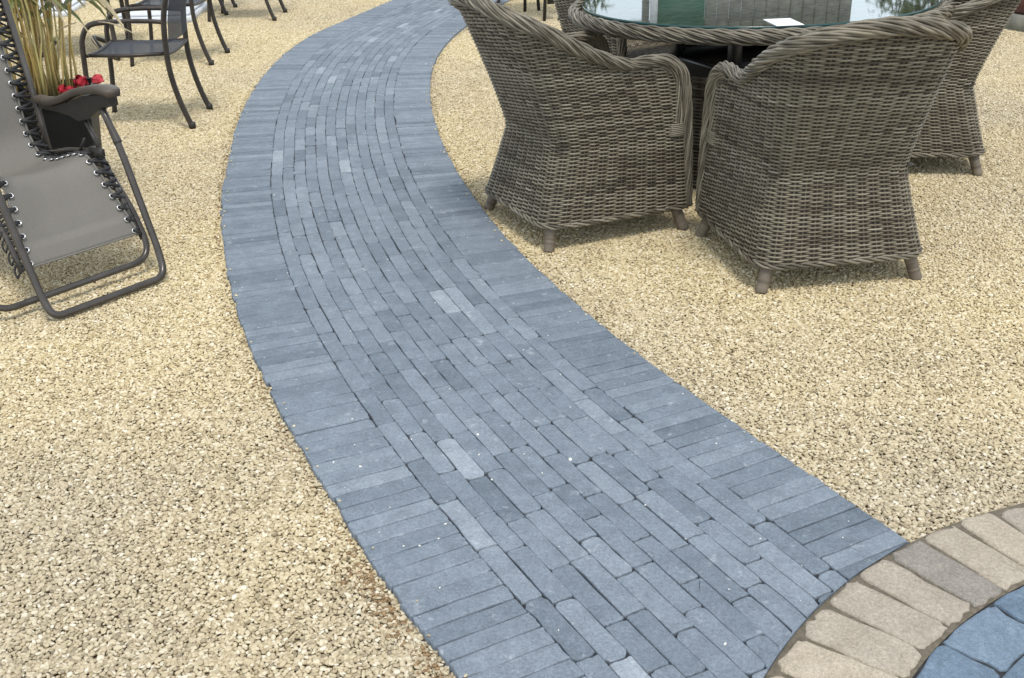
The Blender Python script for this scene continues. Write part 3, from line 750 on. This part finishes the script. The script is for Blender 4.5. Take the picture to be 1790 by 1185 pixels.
# armrests, brackets and links (both sides)
for s, w in ((1, wl+.004), (-1, wr-.004)):
    top = catmull([(-.425, .540), (-.33, .543), (-.23, .568), (-.13, .604), (-.03, .624), (.05, .632), (.095, .626)], 6)
    mb = MB(); n = len(top); ring = []
    for i, (u, z) in enumerate(top):
        hw = .029*(1-.35*(i/(n-1) < .12))*(1 if i < n-2 else .8); th = .013
        for dy, dz in ((-1, -.75), (-1.08, .35), (-.94, .9), (0, 1.0), (.94, .9), (1.08, .35), (1, -.75), (.86, -1.1), (0, -1.1), (-.86, -1.1)): ring.append((u, w+dy*hw, z+dz*th))
    k = 10; mb.add(ring, [[i*k+j, i*k+(j+1) % k, (i+1)*k+(j+1) % k, (i+1)*k+j] for i in range(n-1) for j in range(k)], [list(range(k))[::-1], [(n-1)*k+j for j in range(k)]])
    ar = mb.build('armrest', M['armrest'], rec)
    mb = MB(); 
    for i, (u, z) in enumerate(top[n//2-4:]): pass
    low = [(-.40, .512, .530), (-.30, .514, .532), (-.20, .512, .556), (-.14, .500, .578), (-.06, .520, .600), (.02, .566, .612), (.045, .575, .618), (.082, .580, .619)]
    vv = []; 
    for u, z0, z1 in low:
        for dy, z in ((-1, z0), (1, z0), (1, z1), (-1, z1)): vv.append((u, w+dy*.017, z))
    mb.add(vv, [[i*4+j, i*4+(j+1) % 4, (i+1)*4+(j+1) % 4, (i+1)*4+j] for i in range(len(low)-1) for j in range(4)], [[3, 2, 1, 0], [28, 29, 30, 31]])
    mb.build('arm_bracket', M['bracket'], ar, smooth=False)
    for u, z in ((-.135, .525), (-.012, .598)):
        mb = MB(); lathe(mb, [(.002, -.002), (.008, 0), (.008, .003), (.004, .0055)], (u, w+s*.017, z), 12, axis=(0, s, 0))
        mb.build('bolt', M['bolt'], ar)
    mb = MB(); tube(mb, [(-.118, w-s*.006, .515), (-.035, w-s*.012, .428)], .0072, 8, flat=.6); mb.build('link_bar', M['gun'], rec)
    mb = MB(); tube(mb, [(-.085, w-s*.02, .50), (-.02, w-s*.02, .405)], .006, 8); mb.build('hinge_link', M['bracket'], rec); mb = MB(); tube(mb, [(-.105, w-s*.026, .445), (-.165, w-s*.03, .37)], .005, 8); mb.build('hinge_link', M['bracket'], rec)
    mb = MB(); box(mb, (-.03, w-s*.030, .410), (.075, .022, .030), 0, .004); mb.build('hinge_block', M['bracket'], rec)

# ------------------------------------------------------------------ black pot with reeds and red begonias
PT = np.array([-1.875, 4.52]); pr = R(14)
pot = empty('potted_reed', (*PT, 0), pr); tag(pot, 'tall straw coloured reeds growing in a square black pot', 'potted plant')
def sqring(h, z, rc=.02, n=4):
    out = []
    for cx_, cy_, a0 in ((h-rc, h-rc, 0), (-h+rc, h-rc, 90), (-h+rc, -h+rc, 180), (h-rc, -h+rc, 270)):
        for a in np.linspace(0, 90, n): out.append((cx_+rc*cos(R(a0+a)), cy_+rc*sin(R(a0+a)), z))
    return out
mb = MB(); rg = [(.145, 0), (.148, .006), (.178, .43), (.188, .435), (.190, .470), (.186, .475), (.172, .474), (.168, .44), (.166, .40)]
V = [p for h, z in rg for p in sqring(h, z)]; k = 16
mb.add(V, [[i*k+j, i*k+(j+1) % k, (i+1)*k+(j+1) % k, (i+1)*k+j] for i in range(len(rg)-1) for j in range(k)], [list(range(k))[::-1]]); mb.build('pot', M['pot'], pot, smooth=False)
mb = MB(); n = 12; X, Y = np.meshgrid(np.linspace(-.166, .166, n), np.linspace(-.166, .166, n)); Z = .435+rng.normal(0, .006, X.shape)
mb.add(np.stack([X.ravel(), Y.ravel(), Z.ravel()], 1), [[i*n+j, i*n+j+1, (i+1)*n+j+1, (i+1)*n+j] for i in range(n-1) for j in range(n-1)]); mb.build('soil', M['soil'], pot)
mb = MB(); lf = MB()
def blade(mb, P, w, tint, side=None):
    P = np.asarray(P, float); m = len(P); T = np.gradient(P, axis=0); T /= np.linalg.norm(T, axis=1, keepdims=True)
    sd = np.cross(T, np.array(side if side is not None else (rng.normal(), rng.normal(), .2))); sd /= np.linalg.norm(sd, axis=1, keepdims=True)
    t = np.linspace(0, 1, m); ww = w*np.sin(pi*np.clip(t*.92+.08, 0, 1))**.7
    up_ = np.cross(sd, T)*(w*.25)
    V = np.stack([P-sd*ww[:, None], P-up_, P+sd*ww[:, None]], 1).reshape(-1, 3)
    mb.add(V, [[i*3+j, i*3+j+1, (i+1)*3+j+1, (i+1)*3+j] for i in range(m-1) for j in (0, 1)], None, tint)
for i in range(58):
    b = np.array([rng.uniform(-.13, .12), rng.uniform(-.13, .10), .43]); lean = np.array([b[0]*.55+rng.normal(0, .07), rng.normal(0, .06)]); h = rng.uniform(.55, 1.25)
    t = np.linspace(0, 1, 9); P = b+np.stack([lean[0]*t**1.3, lean[1]*t**1.3, h*t], 1)+rng.normal(0, .004, (9, 3))
    tn = float(np.clip(rng.normal(.55, .25), 0, 1)); tube(mb, P, np.linspace(.0052, .0030, 9)*rng.uniform(.6, 1.15), 6, tint=tn)
    for q in range(random.randint(1, 3)):
        k = random.randint(2, 8); a = P[k]; d = rng.normal(0, 1, 2); d /= np.linalg.norm(d); L_ = rng.uniform(.12, .34)
        tt = np.linspace(0, 1, 7); Q = a+np.stack([d[0]*L_*tt*.6, d[1]*L_*tt*.6, L_*(.85*tt-1.05*tt**2)], 1)
        if a[2] > .72 or random.random() < .25: blade(lf, Q, rng.uniform(.004, .011), float(rng.uniform(.1, 1)))
for i in range(16):
    a = np.array([rng.uniform(-.06, .10), -.10+rng.normal(0, .03), rng.uniform(.80, 1.0)]); d = np.array([rng.uniform(.2, 1.0), rng.normal(0, .35)]); d /= np.linalg.norm(d); L_ = rng.uniform(.16, .34); tt = np.linspace(0, 1, 9)
    blade(lf, a+np.stack([d[0]*L_*tt, d[1]*L_*tt*.6, L_*(.7*tt-1.15*tt**2)], 1), rng.uniform(.006, .012), float(rng.uniform(.05, .75)))
# sheaths and dead bits hanging out to the right
mb.build('reed_clump', M['stalk'], pot); lf.build('foliage', M['leaf'], pot)
mb = MB()
for P, w in ((((.16, -.10, .92), (.22, -.12, .90), (.31, -.13, .80), (.36, -.13, .70)), .010), (((.06, -.10, .82), (.14, -.12, .845), (.24, -.14, .83), (.31, -.15, .85)), .0035), (((.10, -.12, .72), (.16, -.14, .745), (.20, -.15, .755)), .003), (((.20, -.15, .755), (.23, -.15, .69), (.25, -.15, .645)), .0025), (((.26, -.12, .745), (.32, -.14, .735), (.40, -.15, .69)), .003), (((.02, -.1, .93), (.10, -.13, .86), (.14, -.14, .74)), .007)):
    blade(mb, resample(catmull(P, 5), .02), w, float(rng.uniform(.2, 1)), (0, 1, .3))
mb.build('dry_leaf', M['dry'], pot)
def flower(c, r, m, lab, name='begonia'):
    root = empty(name, c); tag(root, lab, 'flower', 'red begonias in the black pot')
    for k in range(13):
        u_ = 1-1.25*(k+.5)/13; a = k*2.39996; sn = math.sqrt(max(0, 1-u_*u_)); d = np.array([sn*cos(a), sn*sin(a), u_])
        t1 = np.cross(d, (0, 0, 1.0)); t1 /= max(np.linalg.norm(t1), 1e-6); t2 = np.cross(d, t1); sp = rng.uniform(0, 2*pi); t1, t2 = t1*cos(sp)+t2*sin(sp), t2*cos(sp)-t1*sin(sp)
        mb = MB(); n = 7; V = []; rr_ = r*rng.uniform(.50, 1.0); pr_ = r*rng.uniform(.50, .72); fz = rng.uniform(0, 6)
        for i in range(n):
            for j in range(n):
                x, y = (i/(n-1)-.5)*2, (j/(n-1)-.5)*2; q = math.hypot(x, y) or 1; m_ = max(abs(x), abs(y)); x, y = x/q*m_, y/q*m_
                V.append(d*(rr_-.12*pr_*(x*x+y*y)+rng.normal(0, r*.03)+.26*pr_*(x*x+y*y)*sin(3*math.atan2(y, x)+fz))+t1*x*pr_+t2*y*pr_)
        mb.add(V, [[i*n+j, i*n+j+1, (i+1)*n+j+1, (i+1)*n+j] for i in range(n-1) for j in range(n-1)]); mb.build('petal', m, root)
    mb = MB(); z = c[2]-.45; tube(mb, [(0, 0, .005), (-.01, .02, -.06), (-.02, .05, -(c[2]-.44))], .003, 5, tint=.2); mb.build('stem', M['leaf'], root)
flower((-1.665, 4.36, .535), .026, M['petal'], 'full red begonia bloom, largest of those above the armrest')
flower((-1.606, 4.38, .536), .022, M['petalp'], 'open begonia bloom with pinkish edge petals, at the armrest front')
flower((-1.735, 4.34, .512), .018, M['petal'], 'small dark red begonia bud low among the reed stems')
flower((-1.700, 4.33, .512), .016, M['petal'], 'tiny crimson begonia bloom between the bud and the largest bloom')

# ------------------------------------------------------------------ black metal garden chairs (local: faces +y, x to its right)
def make_metal_chair():
    root = empty('metal_chair')
    hw = .205
    for s in (1, -1):
        mb = MB(); tube(mb, catmull([(s*hw, .255, 0), (s*hw, .235, .20), (s*hw, .225, .38), (s*hw, .215, .47), (s*hw, .17, .535), (s*hw, .08, .55)], 6), .0140, 8, flat=1.2); l = mb.build('front_leg', M['brownmetal'], root)
        mb = MB(); tube(mb, catmull([(s*hw, -.275, 0), (s*hw, -.232, .13), (s*hw, -.203, .27), (s*hw, -.197, .40), (s*hw, -.212, .58), (s*hw, -.275, .78), (s*hw*.96, -.335, .93)], 6), .0148, 8, flat=1.25); l = mb.build('rear_leg', M['brownmetal'], root)
        mb = MB(); lathe(mb, [(.010, 0), (.0185, .001), (.0185, .030), (.014, .032)], (s*hw, -.273, 0), 10); mb.build('rubber_foot', M['bracket'], l)
        mb = MB(); tube(mb, catmull([(s*hw, .10, .55), (s*hw, -.02, .552), (s*hw, -.14, .548), (s*hw, -.215, .54)], 6), .014, 8, flat=.8); mb.build('armrest', M['brownmetal'], root)
    mb = MB(); 
    for y in (.205, -.20): tube(mb, catmull([(-hw, y, .385), (-hw*.5, y, .377), (0, y, .374), (hw*.5, y, .377), (hw, y, .385)], 5), .010, 8)
    for s in (1, -1): tube(mb, [(s*(hw-.012), .205, .385), (s*(hw-.012), 0, .378), (s*(hw-.012), -.2, .385)], .010, 8)
    mb.build('seat_frame', M['brownmetal'], root)
    mb = MB(); n = 9; V = []
    for y in np.linspace(.20, -.195, n):
        for x in np.linspace(-1, 1, n): V.append((x*(hw-.012), y, .388-.016*(1-x*x)))
    mb.add(V, [[i*n+j, i*n+j+1, (i+1)*n+j+1, (i+1)*n+j] for i in range(n-1) for j in range(n-1)]); mb.build('seat', M['meshseat'], root)
    mb = MB(); V = []
    for t in np.linspace(0, 1, n):
        z = .44+.47*t; y = float(np.interp(z, [.40, .58, .78, .93], [-.207, -.227, -.287, -.338]))
        for x in np.linspace(-1, 1, n): V.append((x*(hw-.01), y-.02*(1-x*x), z))
    mb.add(V, [[i*n+j, i*n+j+1, (i+1)*n+j+1, (i+1)*n+j] for i in range(n-1) for j in range(n-1)]); mb.build('backrest', M['meshseat'], root)
    mb = MB(); tube(mb, catmull([(-hw*.96, -.34, .93), (-hw*.5, -.36, .945), (hw*.5, -.36, .945), (hw*.96, -.34, .93)], 6), .0125, 8); mb.build('top_rail', M['brownmetal'], root)
    return root
GM = 'black metal garden chairs on the gravel'
mc = make_metal_chair()
for i, (x, y, h, lab) in enumerate([(-1.925, 5.93, 181, 'black metal garden chair with mesh seat, directly behind the reed pot'),
                                  (-2.205, 7.60, 178, 'black metal garden chair second from the reeds, in front of the white slab'),
                                  (-2.585, 9.66, 182, 'black metal garden chair farthest off, only its leg tips showing left of the path'),
                                  (-2.11, 9.34, 178, 'black metal garden chair whose two thin legs stand closest to the far path edge'),
                                  (.13, 9.94, 20, 'dark metal garden chair right of the path far beyond the rattan armchair')]):
    o = mc if i == 0 else copy_tree(mc)
    o.location = (x, y, -.003); o.rotation_euler = (0, 0, R(h-90)); tag(o, lab, 'chair', GM)
# low table with a curved runner foot between the chairs
tb = empty('metal_table', (-3.0, 7.9, 0), R(12)); tag(tb, 'dark metal table with curved runner foot behind the reeds', 'table')
for s in (1, -1):
    mb = MB(); tube(mb, catmull([(s*.30, -.34, .70), (s*.30, -.36, .30), (s*.31, -.38, .06), (s*.30, -.33, .012), (s*.22, -.20, .02), (s*.12, 0, .10), (s*.22, .20, .02), (s*.30, .33, .012), (s*.31, .38, .06), (s*.30, .34, .70)], 7), .016, 8); mb.build('leg_frame', M['brownmetal'], tb)
mb = MB(); box(mb, (0, 0, .715), (.85, .85, .025), 0, .006); mb.build('tabletop', M['blackmetal'], tb)
# white base slabs
def base(name, loc, rz, lab, sz):
    r = empty(name, loc, rz); tag(r, lab, 'slab', 'white slabs on the gravel')
    mb = MB(); box(mb, (0, 0, sz[2]/2), sz, 0, .012); mb.build('block', M['white'], r)
    mb = MB(); box(mb, (0, 0, sz[2]+.012), (sz[0]*.92, sz[1]*.92, .022), 0, .008); mb.build('lid', M['white'], r)
base('white_slab', (-2.84, 9.50, -.01), .06, 'white block standing between the legs of two black chairs', (.62, .75, .055))
base('white_slab', (-3.95, 9.9, -.01), .1, 'white block glimpsed through the reed stems', (.5, .7, .05))
# black folding trestle at the far right of the path
ft = empty('folding_table', (.38, 8.82, 0), R(18)); tag(ft, 'black folding table standing on a narrow A-shaped trestle', 'table')
mb = MB(); tube(mb, [(-.075, 0, 0), (-.055, 0, .40), (-.045, 0, .70)], .014, 8); mb.build('leg', M['blackmetal'], ft)
mb = MB(); tube(mb, catmull([(.035, -.02, .004), (.072, 0, .02), (.05, 0, .20), (.015, 0, .50), (-.02, 0, .70)], 6), .014, 8); mb.build('leg', M['blackmetal'], ft)
mb = MB(); box(mb, (-.008, .012, .42), (.075, .012, .60), 0, .003); mb.build('trestle_panel', M['blackmetal'], ft)
mb = MB(); box(mb, (-.02, .25, .715), (.5, .7, .024), 0, .004); mb.build('tabletop', M['blackmetal'], ft)
mb = MB(); tube(mb, [(-.06, .5, 0), (-.045, .5, .70)], .014, 8); mb.build('leg', M['blackmetal'], ft)
mb = MB(); tube(mb, [(.06, .5, 0), (-.0, .5, .70)], .014, 8); mb.build('leg', M['blackmetal'], ft)

# ------------------------------------------------------------------ low stone wall with red timber on top
wd = R(-62); wl_ = empty('stone_wall', (3.75, 7.65, -.02), wd); tag(wl_, 'low wall of mossy grey blocks under dark red timber', 'wall')
x = -2.2
while x < 3.2:
    L_ = random.uniform(.34, .5)
    mb = MB(); box(mb, (x+L_/2, .12+rng.normal(0, .006), .06), (L_-.012, .24, .12+rng.normal(0, .005)), rng.normal(0, .015), .022); mb.build('block', M['stone'], wl_); x += L_
mb = MB(); box(mb, (.5, .14, .225), (5.4, .16, .20), 0, .008); box(mb, (.5, .14, .435), (5.4, .15, .20), 0, .008); mb.build('timber_board', M['redwood'], wl_)

# ------------------------------------------------------------------ beyond the frame: what the glass reflects
sh = empty('garden_shed', (2.93, 14.2, 0), R(-4)); tag(sh, 'grey boarded shed with green door mirrored in the glass table', 'shed')
mb = MB(); xw = -.35
while xw < 1.35: box(mb, (xw, 0, 1.35), (.142, .05+.012*random.random(), 2.7), 0, .005); xw += .15
mb.build('board_wall', M['board'], sh)
mb = MB(); box(mb, (-.72, -.02, 1.35), (.58, .06, 2.7), 0, .006); mb.build('door', M['green'], sh)
mb = MB(); box(mb, (-1.06, -.03, 1.35), (.09, .09, 2.7), 0, .006); mb.build('post', M['white'], sh)
mb = MB(); box(mb, (-1.16, .02, 1.35), (.09, .09, 2.7), 0, .006); mb.build('drainpipe', M['board'], sh)
mb = MB(); box(mb, (.1, .9, 2.78), (2.75, 2.4, .12), 0, .02); mb.build('roof', M['roof'], sh)
for tx, ty, sc, lab in ((6.6, 17.5, 1.0, 'slim leafy tree to the right of the grey shed'), (1.15, 19.0, .9, 'small leafy tree to the left of the grey shed')):
    tre = empty('garden_tree', (tx, ty, 0)); tag(tre, lab, 'tree', 'trees mirrored in the table')
    mb = MB(); tube(mb, [(0, 0, 0), (.03, 0, 1.0*sc), (-.02, .02, 2.2*sc), (0, 0, 3.2*sc)], [.09, .07, .05, .02], 8)
    for a in range(7): tube(mb, [(0, 0, (1.1+.25*a)*sc), (.5*sc*cos(a*2.4), .5*sc*sin(a*2.4), (1.6+.25*a)*sc)], [.03, .008], 6)
    mb.build('trunk', M['bark'], tre); mb = MB()
    for i in range(1500):
        d = rng.normal(0, 1, 3); d /= np.linalg.norm(d); c = d*np.array([.85, .85, 1.2])*sc*rng.uniform(.2, 1)**.5*(1+.25*sin(d[0]*5+d[2]*4)); c[2] += 2.5*sc
        blade(mb, [c, c+rng.normal(0, .04, 3), c+rng.normal(0, .07, 3)], .03, float(rng.uniform(0, 1)))
    mb.build('crown', M['crown'], tre)

# ------------------------------------------------------------------ light
w = bpy.data.worlds.new('World'); S.world = w; w.use_nodes = True; nt = w.node_tree; bg = nt.nodes['Background']
SE, SA = 64, 165      # sun elevation, compass azimuth from +y clockwise
sky = N(nt, 'ShaderNodeTexSky', sky_type='NISHITA'); sky.sun_disc = False; sky.sun_elevation = R(SE); sky.sun_rotation = R(SA); sky.air_density = 1.2; sky.dust_density = 2.5
tc = N(nt, 'ShaderNodeTexCoord').outputs['Generated']
cl = ramp(nt, [(.36, (.62,)*3), (.62, (.97,)*3)], noise(nt, 2.2, 6, tc, .6)).outputs[0]
sp_ = N(nt, 'ShaderNodeSeparateXYZ'); nt.links.new(tc, sp_.inputs[0])
hz = ramp(nt, [(.16, (15.0, 16.6, 17.8)), (.36, (8.0, 8.6, 9.3))], sp_.outputs['Z']).outputs[0]
c = mixc(nt, sky.outputs[0], hz, cl)
nt.links.new(c, bg.inputs[0]); bg.inputs[1].default_value = .10
sun = bpy.data.lights.new('sun', 'SUN'); so = bpy.data.objects.new('sun', sun); C.objects.link(so)
sun.energy = 1.9; sun.angle = R(13); sun.color = (1, .95, .87)
sd = np.array([sin(R(SA))*cos(R(SE)), cos(R(SA))*cos(R(SE)), sin(R(SE))])
from mathutils import Vector
so.rotation_euler = Vector(sd).to_track_quat('Z', 'Y').to_euler(); so.location = (0, -3, 6)
S.view_settings.view_transform = 'Standard'; S.view_settings.look = 'None'; S.view_settings.exposure = 0.30; S.view_settings.gamma = 1
S.view_settings.use_curve_mapping = False
S.cycles.max_bounces = 6; S.cycles.transparent_max_bounces = 8; S.cycles.use_denoising = True
